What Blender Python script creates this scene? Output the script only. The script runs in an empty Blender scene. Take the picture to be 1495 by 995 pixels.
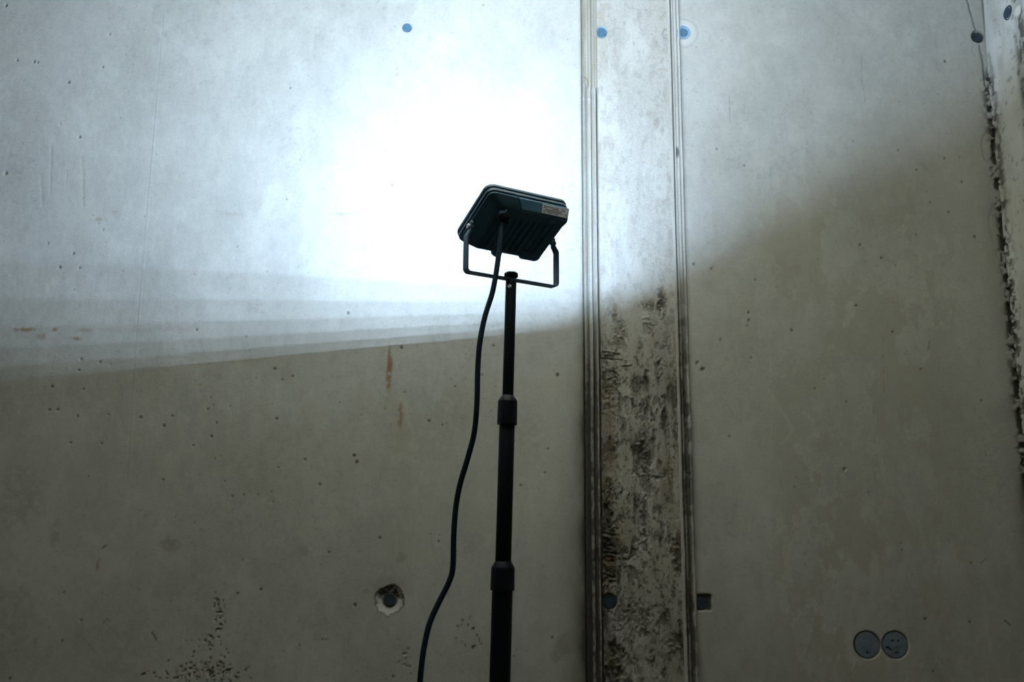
import bpy, bmesh, math
import numpy as np
from mathutils import Vector, Matrix

C = bpy.context.scene.collection
SC = bpy.context.scene
# ------------------------------------------------------------------ camera
FOC = 1453.0; PCX, PCY = 747.5, 497.5              # focal length in pixels of the 1495 px wide frame
PIT, ROL, YAW = math.radians(11.56), math.radians(0.40), math.radians(1.1)
EYE = np.array([0.0, 0.0, 1.25])
FWD = np.array([math.sin(YAW)*math.cos(PIT), math.cos(YAW)*math.cos(PIT), math.sin(PIT)])
R0 = np.array([math.cos(YAW), -math.sin(YAW), 0.0]); U0 = np.cross(R0, FWD)
RGT = R0*math.cos(ROL) + U0*math.sin(ROL); UPV = np.cross(RGT, FWD)
cam_data = bpy.data.cameras.new('camera')
cam = bpy.data.objects.new('camera', cam_data); C.objects.link(cam)
cam_data.sensor_width = 36.0; cam_data.lens = FOC/1495.0*36.0; cam_data.clip_start = 0.02
m3 = Matrix((RGT, UPV, -FWD)).transposed()
cam.matrix_world = Matrix.Translation(Vector(EYE)) @ m3.to_4x4()
SC.camera = cam
# ------------------------------------------------------------------ world, exposure
w = bpy.data.worlds.new('warm_fill'); SC.world = w; w.use_nodes = True  # uniform warm fill, added to tint the ambient light
w.node_tree.nodes['Background'].inputs[0].default_value = (1.0, 0.88, 0.64, 1)
w.node_tree.nodes['Background'].inputs[1].default_value = 0.008
SC.view_settings.view_transform = 'Standard'; SC.view_settings.look = 'None'
SC.view_settings.exposure = 1.68; SC.view_settings.gamma = 1.0
SC.view_settings.use_curve_mapping = False
LED_COLOR = (0.51, 0.72, 1.06)
LED_STRENGTH = 32000.0          # straight out of the strips, before the added direction weighting

WALL_Y = 2.85; RIGHT_X = 1.545

def ray(px, py):
    return FWD + RGT*(px-PCX)/FOC - UPV*(py-PCY)/FOC
def at(px, py, y=WALL_Y):
    d = ray(px, py); return EYE + d*((y-EYE[1])/d[1])
def at_x(px, py, x=RIGHT_X):
    d = ray(px, py); return EYE + d*((x-EYE[0])/d[0])

# ------------------------------------------------------------------ materials
def new_mat(name):
    m = bpy.data.materials.new(name); m.use_nodes = True
    nt = m.node_tree; b = nt.nodes['Principled BSDF']
    return m, nt, b
def noise(nt, scale, detail=6, rough=.6, vec=None, stretch=None):
    n = nt.nodes.new('ShaderNodeTexNoise'); n.inputs['Scale'].default_value = scale
    n.inputs['Detail'].default_value = detail; n.inputs['Roughness'].default_value = rough
    g = nt.nodes.new('ShaderNodeNewGeometry'); src = g.outputs['Position']
    if stretch:
        mp = nt.nodes.new('ShaderNodeMapping'); mp.inputs['Scale'].default_value = stretch
        nt.links.new(src, mp.inputs['Vector']); src = mp.outputs['Vector']
    nt.links.new(src, n.inputs['Vector'])
    return n.outputs['Fac']
def maprange(nt, val, a, b, c, d):
    n = nt.nodes.new('ShaderNodeMapRange')
    n.inputs[1].default_value = a; n.inputs[2].default_value = b
    n.inputs[3].default_value = c; n.inputs[4].default_value = d
    nt.links.new(val, n.inputs[0]); return n.outputs[0]
def mix(nt, fac, a, b, mode='MIX'):
    n = nt.nodes.new('ShaderNodeMix'); n.data_type = 'RGBA'; n.blend_type = mode
    for s, v in ((n.inputs[0], fac), (n.inputs[6], a), (n.inputs[7], b)):
        if hasattr(v, 'is_output'): nt.links.new(v, s)
        elif isinstance(v, tuple): s.default_value = (*v, 1)
        else: s.default_value = v
    return n.outputs[2]
def attr(nt, name):
    n = nt.nodes.new('ShaderNodeAttribute'); n.attribute_name = name; return n.outputs['Fac']

def concrete(name, base, bump=.5, grit=1.0):
    m, nt, b = new_mat(name)
    col = mix(nt, maprange(nt, noise(nt, 1.6, 5, .6), .35, .68, 0, 1),
              tuple(c*.90 for c in base), tuple(c*1.06 for c in base))
    col = mix(nt, maprange(nt, noise(nt, 9, 6, .65, stretch=(1.6, 1, .45)), .36, .70, 0, .22), col,
              tuple(c*s for c, s in zip(base, (.80, .81, .80))))
    col = mix(nt, maprange(nt, noise(nt, 60, 5, .7, stretch=(1.3, 1, .7)), .36, .70, 0, .20), col,
              tuple(c*s for c, s in zip(base, (1.14, 1.13, 1.12))))
    col = mix(nt, maprange(nt, noise(nt, 420, 2, .6), .48, .72, 0, .42*grit), col,
              tuple(c*.58 for c in base))
    col = mix(nt, maprange(nt, noise(nt, 170, 4, .7), .50, .70, 0, .30*grit), col,
              tuple(c*s for c, s in zip(base, (.66, .66, .64))))
    col = mix(nt, maprange(nt, noise(nt, 300, 3, .7, stretch=(1, 1, .8)), .52, .70, 0, .30*grit), col,
              tuple(c*1.22 for c in base))
    col = mix(nt, attr(nt, 'pale'), col, tuple(c*s for c, s in zip(base, (1.22, 1.24, 1.28))))
    col = mix(nt, attr(nt, 'ochre'), col, tuple(c*s for c, s in zip(base, (.78, .70, .55))))
    col = mix(nt, attr(nt, 'dirt_shade'), col, tuple(c*s for c, s in zip(base, (.16, .155, .14))))  # real grime, plus shade painted in along the joint and corner
    col = mix(nt, attr(nt, 'rust'), col, (.22, .125, .060))
    nt.links.new(col, b.inputs['Base Color'])
    b.inputs['Roughness'].default_value = .78
    b.inputs['Specular IOR Level'].default_value = .25
    bp = nt.nodes.new('ShaderNodeBump'); bp.inputs['Strength'].default_value = bump
    bp.inputs['Distance'].default_value = .0012
    nt.links.new(noise(nt, 260, 5, .65), bp.inputs['Height'])
    nt.links.new(bp.outputs[0], b.inputs['Normal'])
    return m
def plain(name, col, rough=.5, metal=0., spec=.5, var=.25, scale=60, bump=0.):
    m, nt, b = new_mat(name)
    c = mix(nt, maprange(nt, noise(nt, scale, 4, .6), .35, .7, 0, 1), tuple(x*(1-var) for x in col), tuple(x*(1+var) for x in col))
    nt.links.new(c, b.inputs['Base Color'])
    b.inputs['Roughness'].default_value = rough; b.inputs['Metallic'].default_value = metal
    b.inputs['Specular IOR Level'].default_value = spec
    if bump:
        bp = nt.nodes.new('ShaderNodeBump'); bp.inputs['Strength'].default_value = bump; bp.inputs['Distance'].default_value = .0006
        nt.links.new(noise(nt, 900, 3, .6), bp.inputs['Height']); nt.links.new(bp.outputs[0], b.inputs['Normal'])
    return m
BASE = (.40, .382, .325)
M_WALL = concrete('cast_concrete', BASE, .45)
M_STRIP = concrete('rough_joint_concrete', (.395, .372, .315), 1.0, 1.7)
M_FLOOR = concrete('floor_concrete', (.11, .10, .085), .6)
M_CEIL = plain('warm_bounce_ceiling', (.56, .43, .27), .8, scale=8, var=.08)  # unseen ceiling, given a made-up warm colour to tint the bounced light
M_BODY = plain('powder_coat_flare_lift', (.070, .180, .260), .5, 0, .4, .12, 300, .35)  # black coat lifted in colour to carry lens flare on the back
M_BEZEL = plain('powder_coat_toned_down', (.030, .078, .115), .45, 0, .4, .12, 300, .3)  # same coat as the housing, toned down where the wall's light brightens it
M_POLE = plain('black_painted_tube', (.0018, .0042, .0065), .5, 0, .16, .15, 200)
M_COLLAR = plain('black_plastic', (.0020, .0040, .0060), .42, 0, .22, .15, 200)
M_CABLE = plain('black_rubber', (.004, .013, .021), .65, 0, .15, .2, 200)
M_SCREW = plain('bright_screw_steel', (.72, .75, .76), .35, .25, .5, .1, 200)
M_PLUG = plain('blue_grey_plastic', (.050, .115, .165), .6, 0, .3, .15, 150)
M_PLUGRIM = plain('pale_blue_sleeve', (.17, .26, .32), .7, 0, .3, .2, 150)
M_DARKPLUG = plain('dark_grey_plastic', (.026, .040, .048), .7, 0, .2, .2, 150)
M_LID = plain('grey_blue_lid', (.125, .155, .180), .6, 0, .3, .15, 80)
M_PAPER = plain('label_paper', (.86, .88, .88), .6, 0, .3, .06, 200)
M_INK = plain('label_ink', (.03, .04, .05), .6, 0, .3, .1, 200)
M_TRAY = plain('reflector_tray', (.05, .05, .05), .5, 0, .4, .05, 100)
m, nt, b = new_mat('front_glass'); M_GLASS = m
tr = nt.nodes.new('ShaderNodeBsdfTransparent'); gl = nt.nodes.new('ShaderNodeBsdfGlossy'); ms = nt.nodes.new('ShaderNodeMixShader')
gl.inputs['Roughness'].default_value = .05; ms.inputs[0].default_value = .05
nt.links.new(tr.outputs[0], ms.inputs[1]); nt.links.new(gl.outputs[0], ms.inputs[2])
nt.links.new(ms.outputs[0], nt.nodes['Material Output'].inputs[0])

# ------------------------------------------------------------------ object helpers
def tag(o, label=None, cat=None, group=None, kind=None):
    if label: o['label'] = label
    if cat: o['category'] = cat
    if group: o['group'] = group
    if kind: o['kind'] = kind
    return o
def empty(name, loc=(0, 0, 0)):
    o = bpy.data.objects.new(name, None); C.objects.link(o); o.location = loc
    o.empty_display_size = .05
    return o
def link(name, me, mat, parent=None, smooth=True, autos=None):
    if mat: me.materials.append(mat)
    o = bpy.data.objects.new(name, me); C.objects.link(o)
    if parent: o.parent = parent
    if smooth:
        me.polygons.foreach_set('use_smooth', [True]*len(me.polygons))
        if autos is not None: me.set_sharp_from_angle(angle=math.radians(autos))
    return o
def obj(name, bm, mat, parent=None, smooth=True, autos=35, recalc=True):
    if recalc: bmesh.ops.recalc_face_normals(bm, faces=bm.faces[:])
    me = bpy.data.meshes.new(name); bm.to_mesh(me); bm.free()
    return link(name, me, mat, parent, smooth, autos)
def box(bm, lo, hi, mtx=None):
    lo, hi = Vector(lo), Vector(hi)
    r = bmesh.ops.create_cube(bm, size=1.0)
    vs = r['verts']
    for v in vs:
        v.co = Vector(((lo[i]+hi[i])/2 + v.co[i]*(hi[i]-lo[i]) for i in range(3)))
        if mtx: v.co = mtx @ v.co
    return vs
def bevel_all(bm, r, seg=2):
    bmesh.ops.bevel(bm, geom=bm.edges[:], offset=r, segments=seg, affect='EDGES', profile=.5)
def basis(axis):
    a = Vector(axis).normalized(); t = Vector((1, 0, 0)) if abs(a.x) < .8 else Vector((0, 1, 0))
    x = a.cross(t).normalized(); y = a.cross(x); return x, y, a
def lathe(bm, base, axis, prof, n=32, flute=None):
    """prof: list of (distance along axis, radius); flute(i, k, r) may alter radii"""
    x, y, a = basis(axis); base = Vector(base); rings = []
    for i, (t, r) in enumerate(prof):
        ring = []
        for k in range(n):
            rr = flute(i, k, r) if flute else r
            an = 2*math.pi*k/n
            ring.append(bm.verts.new(base + a*t + (x*math.cos(an)+y*math.sin(an))*max(rr, 1e-5)))
        rings.append(ring)
    for r0, r1 in zip(rings, rings[1:]):
        for k in range(n):
            bm.faces.new((r0[k], r0[(k+1) % n], r1[(k+1) % n], r1[k]))
    bm.faces.new(rings[0][::-1]); bm.faces.new(rings[-1])
def smooth_path(pts, per=8):
    P = [Vector(p) for p in pts]; P = [P[0]*2-P[1]] + P + [P[-1]*2-P[-2]]; out = []
    for i in range(1, len(P)-2):
        for s in range(per):
            t = s/per
            out.append(.5*((2*P[i]) + (P[i+1]-P[i-1])*t + (2*P[i-1]-5*P[i]+4*P[i+1]-P[i+2])*t*t + (3*P[i]-P[i-1]-3*P[i+1]+P[i+2])*t**3))
    out.append(P[-2]); return out
def tube(bm, pts, r, n=14):
    """round tube along a polyline, parallel-transported frame"""
    pts = [Vector(p) for p in pts]; T = [(pts[min(i+1, len(pts)-1)]-pts[max(i-1, 0)]).normalized() for i in range(len(pts))]
    x, y, _ = basis(T[0]); rings = []
    for i, p in enumerate(pts):
        x = (x - T[i]*x.dot(T[i])).normalized(); y = T[i].cross(x)
        rings.append([bm.verts.new(p + (x*math.cos(2*math.pi*k/n)+y*math.sin(2*math.pi*k/n))*r) for k in range(n)])
    for a, b_ in zip(rings, rings[1:]):
        for k in range(n): bm.faces.new((a[k], a[(k+1) % n], b_[(k+1) % n], b_[k]))
    bm.faces.new(rings[0][::-1]); bm.faces.new(rings[-1])
def rrect(x0, x1, y0, y1, r, seg=6):
    out = []
    for cx, cy, a0 in ((x1-r, y1-r, 0), (x0+r, y1-r, 90), (x0+r, y0+r, 180), (x1-r, y0+r, 270)):
        for s in range(seg+1):
            a = math.radians(a0+90*s/seg); out.append((cx+r*math.cos(a), cy+r*math.sin(a)))
    return out
def loft(bm, loops, cap0=True, cap1=True, closed=False):
    """loops: lists of equal-length 3D points"""
    R = [[bm.verts.new(p) for p in L] for L in loops]; n = len(R[0])
    pairs = list(zip(R, R[1:])) + ([(R[-1], R[0])] if closed else [])
    for a, b_ in pairs:
        for k in range(n): bm.faces.new((a[k], a[(k+1) % n], b_[(k+1) % n], b_[k]))
    if not closed:
        if cap0: bm.faces.new(R[0][::-1])
        if cap1: bm.faces.new(R[-1])

# ------------------------------------------------------------------ numpy noise for the cast surfaces
RS = np.random.RandomState(11)
LAT = RS.rand(256, 256)
def vnoise(x, z, seed=0):
    x = x + seed*17.31; z = z + seed*41.77
    xi = np.floor(x).astype(np.int64); zi = np.floor(z).astype(np.int64)
    fx = x-xi; fz = z-zi; fx = fx*fx*fx*(fx*(fx*6-15)+10); fz = fz*fz*fz*(fz*(fz*6-15)+10)
    a = LAT[xi & 255, zi & 255]; b_ = LAT[(xi+1) & 255, zi & 255]; c = LAT[xi & 255, (zi+1) & 255]; d = LAT[(xi+1) & 255, (zi+1) & 255]
    return (a*(1-fx)+b_*fx)*(1-fz) + (c*(1-fx)+d*fx)*fz
def fbm(x, z, f, o=4, seed=0, g=.55):
    s = 0; amp = 1; tot = 0
    for k in range(o):
        s = s + amp*vnoise(x*f, z*f, seed+k*3); tot += amp; amp *= g; f *= 2.03
    return s/tot
def sst(a, b_, x):
    t = np.clip((x-a)/(b_-a), 0, 1); return t*t*(3-2*t)

class Face:
    """a height field on a wall: u across, z up; h > 0 stands proud"""
    def __init__(s, U, Z):
        s.U, s.Z = U, Z
        s.u, s.z = np.meshgrid(U, Z)
        s.h = np.zeros_like(s.u)
        s.m = {k: np.zeros_like(s.u) for k in ('dirt_shade', 'rust', 'pale', 'ochre')}
    def win(s, u0, u1, z0, z1):
        i0, i1 = np.searchsorted(s.U, (u0, u1)); j0, j1 = np.searchsorted(s.Z, (z0, z1))
        if i0 == i1 or j0 == j1: return None
        return slice(j0, j1), slice(i0, i1)
    def add(s, k, sl, v):
        s.m[k][sl] = np.maximum(s.m[k][sl], v)
    def pit(s, u, z, r, depth=.004, ar=1.0, k='dirt_shade', amt=.8):
        q = s.win(u-3*r, u+3*r, z-3*r*ar, z+3*r*ar)
        if q is None: return
        d = np.hypot(s.u[q]-u, (s.z[q]-z)/ar)/r
        s.h[q] -= depth*np.exp(-d**4)
        if k: s.add(k, q, amt*np.exp(-(d*.95)**4))
    def line(s, pts, wdt, depth=0., k=None, amt=.6, jit=0., seed=1):
        for (a, b_), (c, d) in zip(pts, pts[1:]):
            mg = wdt*3+jit
            q = s.win(min(a, c)-mg, max(a, c)+mg, min(b_, d)-mg, max(b_, d)+mg)
            if q is None: continue
            uu = s.u[q] + jit*(fbm(s.u[q], s.z[q], 40, 3, seed)-.5); zz = s.z[q]+jit*(fbm(s.u[q], s.z[q], 40, 3, seed+9)-.5)
            L2 = (c-a)**2+(d-b_)**2 + 1e-12
            t = np.clip(((uu-a)*(c-a)+(zz-b_)*(d-b_))/L2, 0, 1)
            ds = np.hypot(uu-a-t*(c-a), zz-b_-t*(d-b_))/wdt
            e = np.exp(-ds**2)
            if depth: s.h[q] -= depth*e
            if k: s.add(k, q, amt*e)
    def blotch(s, u, z, ru, rz, k, amt=.6, f=60, thr=(.45, .62), seed=5, depth=0., stretch=1.):
        q = s.win(u-ru*1.6, u+ru*1.6, z-rz*1.6, z+rz*1.6)
        if q is None: return
        d = np.hypot((s.u[q]-u)/ru, (s.z[q]-z)/rz)
        e = np.exp(-d**3)
        n = sst(thr[0], thr[1], fbm(s.u[q], s.z[q]*stretch, f, 4, seed)*(.55+.45*e))*e
        s.add(k, q, amt*n)
        if depth: s.h[q] -= depth*n
    def build(s, name, mat, parent, pos, flip=False):
        nu, nz = len(s.U), len(s.Z)
        co = np.stack(pos(s.u, s.z, s.h), -1).reshape(-1, 3).astype(np.float32)
        me = bpy.data.meshes.new(name)
        me.vertices.add(nu*nz); me.vertices.foreach_set('co', co.ravel())
        i = (np.arange(nz-1)[:, None]*nu + np.arange(nu-1)[None]).ravel()
        f = np.stack((i, i+1, i+nu+1, i+nu), 1)
        if flip: f = f[:, ::-1]
        nf = len(f)
        me.loops.add(nf*4); me.loops.foreach_set('vertex_index', f.ravel().astype(np.int32))
        me.polygons.add(nf); me.polygons.foreach_set('loop_start', np.arange(0, nf*4, 4, dtype=np.int32))
        me.update(calc_edges=True)
        for k, v in s.m.items():
            a = me.attributes.new(k, 'FLOAT', 'POINT'); a.data.foreach_set('value', np.clip(v, 0, 1).astype(np.float32).ravel())
        me.polygons.foreach_set('use_smooth', np.ones(nf, dtype=bool))
        return link(name, me, mat, parent, smooth=False)

def fine(a, b_, step):
    return np.linspace(a, b_, max(2, int(round((b_-a)/step))+1))
ZF = np.concatenate((np.linspace(0, .68, 10)[:-1], fine(.68, 3.02, .0029), np.linspace(3.02, 3.12, 3)[1:]))
FLOOR_Z, CEIL_Z, LEFT_X, BACK_Y = 0., 3.12, -4.2, -3.2

# feature lists, in photograph pixels on the back wall: px, py, radius px
HOLES = [(205,609,2.6),(404,611,2.2),(239,621,2.4),(103,646,2),(148,647,2),(238,700,2),(406,682,1.6),(467,707,1.8),(339,724,2),
 (355,722,1.8),(396,718,1.6),(376,722,1.4),(398,732,1.4),(129,695,1.6),(282,650,1.6),(309,637,1.6),(313,670,1.4),(328,702,1.4),
 (354,817,1.6),(381,860,2),(347,866,1.6),(554,785,2),(518,883,2.4),(574,987,2),(14,990,2.4),(445,671,1.7),(517,664,1.7),
 (76,564,2.4),(122,568,1.8),(303,597,2.2),(311,591,1.5),(316,617,1.8),(308,637,1.8),(118,524,2),(146,528,2.2),(115,540,2),
 (287,481,2),(72,598,2.2),(84,598,2.4),(113,607,2.2),(251,607,1.5),(158,605,1.6),(116,391,1.6),(401,538,2.2),(508,457,2.4),
 (586,507,3),(720,504,2.2),(427,549,1.8),(412,554,1.6),(703,547,2),(664,564,1.6),(814,547,2.4),(646,620,1.6),(626,614,2.4),
 (520,674,2.2),(517,665,2.2),(445,670,1.7),(590,572,1.6),(1102.5,408,1.7),(1092.6,456,2.2),(1093,467,2.4),(1091,475,1.8),
 (1052,495,2),(1096,522,1.8),(1256,357,2.4),(1287,376,2.6),(1307,387,1.8),(1338,342,1.8),(1358,295,1.7),(1385,309,1.7),
 (1404,265,1.8),(1379,231,2),(1423,345,2.4),(1338,248,1.8),(1312,219,1.8),(1087,241,2),(1047,217,1.8),(1065,636,1.8),
 (1233,685,2.8),(1190,567,2),(1236,586,1.8),(1433,584,1.8),(1345,538,1.7),(1303,484,1.8),(1156,483,1.7),(1039,392,2),
 (1013,385,2.2),(1018,529,3),(1026,539,3.4),(1250,446,2.2),(1380,89,2.6),(50,90,2.4),(55,91,1.8),(8,253,3),(9,8,2.6),
 (70,355,1.7),(107,370,2),(87,390,2.2),(418,291,1.6),(572,270,2),(160,50,1.6),(25,88,2),(100,120,2.6),(150,98,1.8),
 (116,200,2.4),(423,128,2),(1315,792,1.6),(1351,903,1.8),(1362,980,1.8),(1418,821,1.8),(1317,802,1.4),(1416,907,2.2),
 (1332,838,1.4),(1160,710,1.6),(1268,718,1.6),(760,708,1.6),(800,655,2),(795,690,1.8),(640,790,1.8),(480,806,2),(675,905,1.8),
 (690,945,2),(683,912,1.6),(806,930,1.6),(750,957,1.6),(437,941,1.6),(471,933,1.8),(476,933,1.5),(90,935,1.8),(118,905,1.8),(93,864,1.6)]

def wall_common(F, seed):
    u, z = F.u, F.z
    F.h += .0022*(fbm(u, z, 1.7, 3, 1)-.5) + .0007*(fbm(u, z, 14, 3, 4)-.5) + .0004*(fbm(u*1.5, z*.6, 70, 2, 8)-.5)
    F.m['dirt_shade'] += .06*sst(.42, .78, fbm(u, z*.7, 5.5, 5, 3)) + .05*sst(.48, .72, fbm(u*1.4, z*.7, 26, 4, 6))
    F.m['dirt_shade'] += .10*sst(.40, .66, fbm(u, z*.8, 3.2, 6, 91, .66)) + .10*sst(.64, .76, fbm(u, z, 85, 3, 93))*sst(.40, .62, fbm(u, z, 4, 3, 95))
    F.m['pale'] += .14*sst(.50, .66, fbm(u, z*.8, 34, 4, 97))
    F.m['pale'] += .12*sst(.45, .72, fbm(u, z*.8, 8, 5, 12))
    rs = np.random.RandomState(seed)
    for _ in range(260):                                        # small stray bug holes
        F.pit(rs.uniform(-1.7, 1.54), rs.uniform(.8, 2.98), rs.uniform(.0016, .0028), rs.uniform(.001, .002), rs.uniform(.8, 1.5), amt=rs.uniform(.25, .6))
    for px, py, r in HOLES:
        p = at(px, py); F.pit(p[0], p[2], r*.00165, .0032, 1.1, amt=.75)
def L(pts): return [(at(*p)[0], at(*p)[2]) for p in pts]

# ------------------------------------------------------------------ structure: room shell
def slab(name, lo, hi, mat):
    bm = bmesh.new(); box(bm, lo, hi)
    return tag(obj(name, bm, mat, smooth=False), kind='structure')
wall_back = slab('wall_back', (LEFT_X-.2, WALL_Y+.03, FLOOR_Z), (RIGHT_X+.2, WALL_Y+.25, CEIL_Z), M_WALL)
wall_right = slab('wall_right', (RIGHT_X+.03, 2.30, FLOOR_Z), (RIGHT_X+.25, WALL_Y+.03, CEIL_Z), M_WALL)  # cut short; the opening beyond is added to lower bounced light
slab('wall_left', (LEFT_X-.2, BACK_Y, FLOOR_Z), (LEFT_X, WALL_Y+.03, CEIL_Z), M_WALL)
slab('floor', (LEFT_X-.2, BACK_Y, FLOOR_Z-.2), (RIGHT_X+.25, WALL_Y+.25, FLOOR_Z), M_FLOOR)
slab('ceiling', (LEFT_X-.2, BACK_Y, CEIL_Z), (RIGHT_X+.25, WALL_Y+.25, CEIL_Z+.2), M_CEIL)

X_A, X_B, X_C, X_D = at(847, 0)[0]+.001, at(877, 500)[0], at(993, 500)[0]-.012, at(1003, 500)[0]+.006
pos_back = lambda u, z, h: (u, WALL_Y-h, z)

# --- left panel
F = Face(np.concatenate((np.linspace(LEFT_X, -1.75, 16)[:-1], fine(-1.75, X_A, .0029))), ZF)
wall_common(F, 3)
u, z = F.u, F.z
for pts, a in (([(239,20),(222,215),(209,362),(195,546),(186,700)], .0008), ([(556,-20),(533,90),(531,200)], .0005), ([(531,200),(529,300)], .0003)):
    F.line(L(pts), .0016, a*.6, 'dirt_shade', .06, .003)
    F.line([(x+.003, zz) for x, zz in L(pts)], .0016, -a*.7)
for pts, wd, a in (([(498,466),(497,480)], .0012, .6), ([(222,923),(228,933)], .0028, .8), ([(150,800),(155,796)], .0025, .8),
                   ([(150,905),(186,945)], .0011, .3), ([(120,930),(145,958)], .0011, .3), ([(75,215),(73,285)], .003, .22),
                   ([(97,250),(96,268)], .002, .2), ([(120,230),(122,300)], .0035, .16), ([(60,255),(61,300)], .004, .15),
                   ([(52,930),(50,945)], .002, .4), ([(150,910),(156,903),(160,906)], .002, .5)):
    F.line(L(pts), wd, .0006, 'dirt_shade', a, .004)
for px, py, rx, ry, a in ((209,749,16,10,.5),(249,793,18,14,.6),(82,777,10,24,.4),(446,803,18,12,.45),(588,813,14,10,.6),(92,402,8,14,.35),
                          (122,405,6,14,.35),(520,360,20,8,.2),(436,312,32,9,.25),(770,640,30,60,.25),(640,640,60,40,.2),(30,720,40,60,.35),
                          (20,900,50,60,.3),(420,30,90,14,.16),(690,790,40,30,.3),(540,900,60,50,.25),(180,950,70,60,.25)):
    p = at(px, py); F.blotch(p[0], p[2], rx*.002, ry*.002, 'dirt_shade', a*.55, 70, (.28, .56), int(px))
# honeycombed patches low on the panel
rs = np.random.RandomState(21)
for px, py, rx, ry, n in ((300,975,34,20,60),(330,985,26,16,40),(318,912,10,22,26),(318,880,10,12,12),(255,985,50,8,24),(690,930,24,14,12),(683,905,6,8,6),(590,960,14,20,8),(297,940,26,14,20)):
    for _ in range(n):
        p = at(px+rs.normal()*rx*.6, py+rs.normal()*ry*.6); rr_ = rs.uniform(.0011, .0030)
        F.pit(p[0], p[2], rr_, rs.uniform(.002, .004), rs.uniform(.7, 1.6), amt=rs.uniform(.4, .9))
        if rs.rand() < .4: F.pit(p[0]+rr_*rs.uniform(-2.4, 2.4), p[2]+rr_*rs.uniform(-1.2, 1.2), rr_*.8, .003, .8, amt=.7)
# rust marks and a rust run
for px, py, rx, ry, a in ((36,481,16,3,.9),(62,491,9,5,.55),(80,481,4,3,.9),(111,494,8,3,.9),(125,482,14,3,.4),(180,482,60,4,.14),(568,540,3.6,34,1.),(570,532,3.5,12,1.),(584,606,4,22,.7),
        (521,673,2.5,4,.8),(143,823,3,9,.6),(347,142,5,2.5,.35),(143,320,10,3,.4),(167,310,5,3,.35),(500,312,22,3,.35),(335,312,18,3,.2),(580,106,3,12,.35),(250,480,40,3,.10)):
    p = at(px, py); F.blotch(p[0], p[2], rx*.0022, ry*.0022, 'rust', a, 130, (.26, .44), int(px+7), 0, .6)
F.line(L([(575,575),(588,640),(590,700),(582,790),(575,860)]), .020, 0, 'ochre', .22, .05)
F.line(L([(588,640),(596,760)]), .010, 0, 'ochre', .2, .05)
# dirty margin beside the joint, its soft shade painted in towards the bottom
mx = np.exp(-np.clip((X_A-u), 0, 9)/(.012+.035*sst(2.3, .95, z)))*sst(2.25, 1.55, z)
F.m['dirt_shade'] = np.maximum(F.m['dirt_shade'], 1.0*mx*(.5+.8*fbm(u, z*.4, 26, 4, 31)))
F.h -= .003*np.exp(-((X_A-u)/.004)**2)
p = at(828, 960); F.blotch(p[0], p[2], .05, .12, 'dirt_shade', .45, 18, (.32, .5), 77)
# crater round the lower tie hole
p = at(569, 875); d = np.hypot(u-p[0], z-p[2]); an = np.arctan2(z-p[2], u-p[0])
rr = .040*(1+.22*(fbm(np.cos(an)*2+9, np.sin(an)*2+9, 1.5, 4, 3)-.5)*2)
ins = sst(rr, rr*.9, d)
F.h -= ins*(.004+.006*sst(.041, .018, d)); F.m['pale'] = np.maximum(F.m['pale'], ins*.28*sst(.1, -.5, np.sin(an))*(.5+fbm(u, z, 80, 3, 7)))
F.m['dirt_shade'] *= 1-.8*ins
F.m['dirt_shade'] = np.maximum(F.m['dirt_shade'], .8*np.exp(-((d-rr)/.0025)**2))
F.m['dirt_shade'] = np.maximum(F.m['dirt_shade'], ins*sst(-.2, .4, np.sin(an))*sst(.47, .57, fbm(u, z, 120, 4, 51))*.9)
F.h -= .004*ins*sst(-.2, .4, np.sin(an))*sst(.47, .57, fbm(u, z, 120, 4, 51))
F.m['dirt_shade'] = np.maximum(F.m['dirt_shade'], .9*sst(.0235, .0195, d))
F.m['dirt_shade'] = np.maximum(F.m['dirt_shade'], .45*np.exp(-((d-.05)/.035)**2)*sst(-.4, .9, np.sin(an))*fbm(u, z, 30, 3, 2))
p = at(594, 40); d = np.hypot(u-p[0], z-p[2]); an = np.arctan2(z-p[2], u-p[0])
F.h -= .0012*np.exp(-((d-.0205)/.0018)**2); F.m['dirt_shade'] = np.maximum(F.m['dirt_shade'], .30*np.exp(-((d-.0205)/.0022)**2)*sst(.5, -.3, -np.sin(an)))
F.h -= .006*sst(.0165, .0135, d)
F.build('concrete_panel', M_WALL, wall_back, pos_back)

# --- ridged band left of the joint strip
F = Face(fine(X_A, X_B, .0013), np.concatenate((np.linspace(0, .68, 10)[:-1], fine(.68, 3.02, .0034), np.linspace(3.02, 3.12, 3)[1:])))
u, z = F.u, F.z; wb = X_B-X_A
t = (u-X_A)/wb + .035*(fbm(u*0+1, z, 3, 4, 3)-.5)
zs = at(860, 122)[2]
low = sst(zs+.004, zs-.004, z + .016*(fbm(u, z, 45, 3, 9)-.5) + .012*(t > .35))
rid = .0040*np.cos(2*np.pi*(t*3.0+.52))+.0016*np.cos(2*np.pi*(t*7+.1))
rid2 = .0022*np.cos(2*np.pi*(t*1.6+.35))+.0014*np.cos(2*np.pi*(t*5+.2))
F.h += low*rid + (1-low)*(rid2+.001) - .004
F.h -= .006*np.exp(-((t-.06)/.055)**2) + .005*np.exp(-((t-.97)/.05)**2)
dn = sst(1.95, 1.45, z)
F.h += (.0006+.0020*dn)*(fbm(u, z*.7, 120, 4, 2)-.5)*2 + .0008*(fbm(u, z*.2, 160, 3, 5)-.5)
hl = F.h
F.m['dirt_shade'] += (.30+.62*sst(2.05, 1.62, z))*sst(.001, -.007, hl) + .42*dn*sst(.40, .6, fbm(u, z*.6, 60, 4, 14)) + .08
F.m['dirt_shade'] += .75*dn*np.exp(-((t-.12)/.16)**2)+.40*dn*np.exp(-((t-.62)/.14)**2) + .15*dn  # grime, thickened below the light cutoff where shade falls
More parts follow.
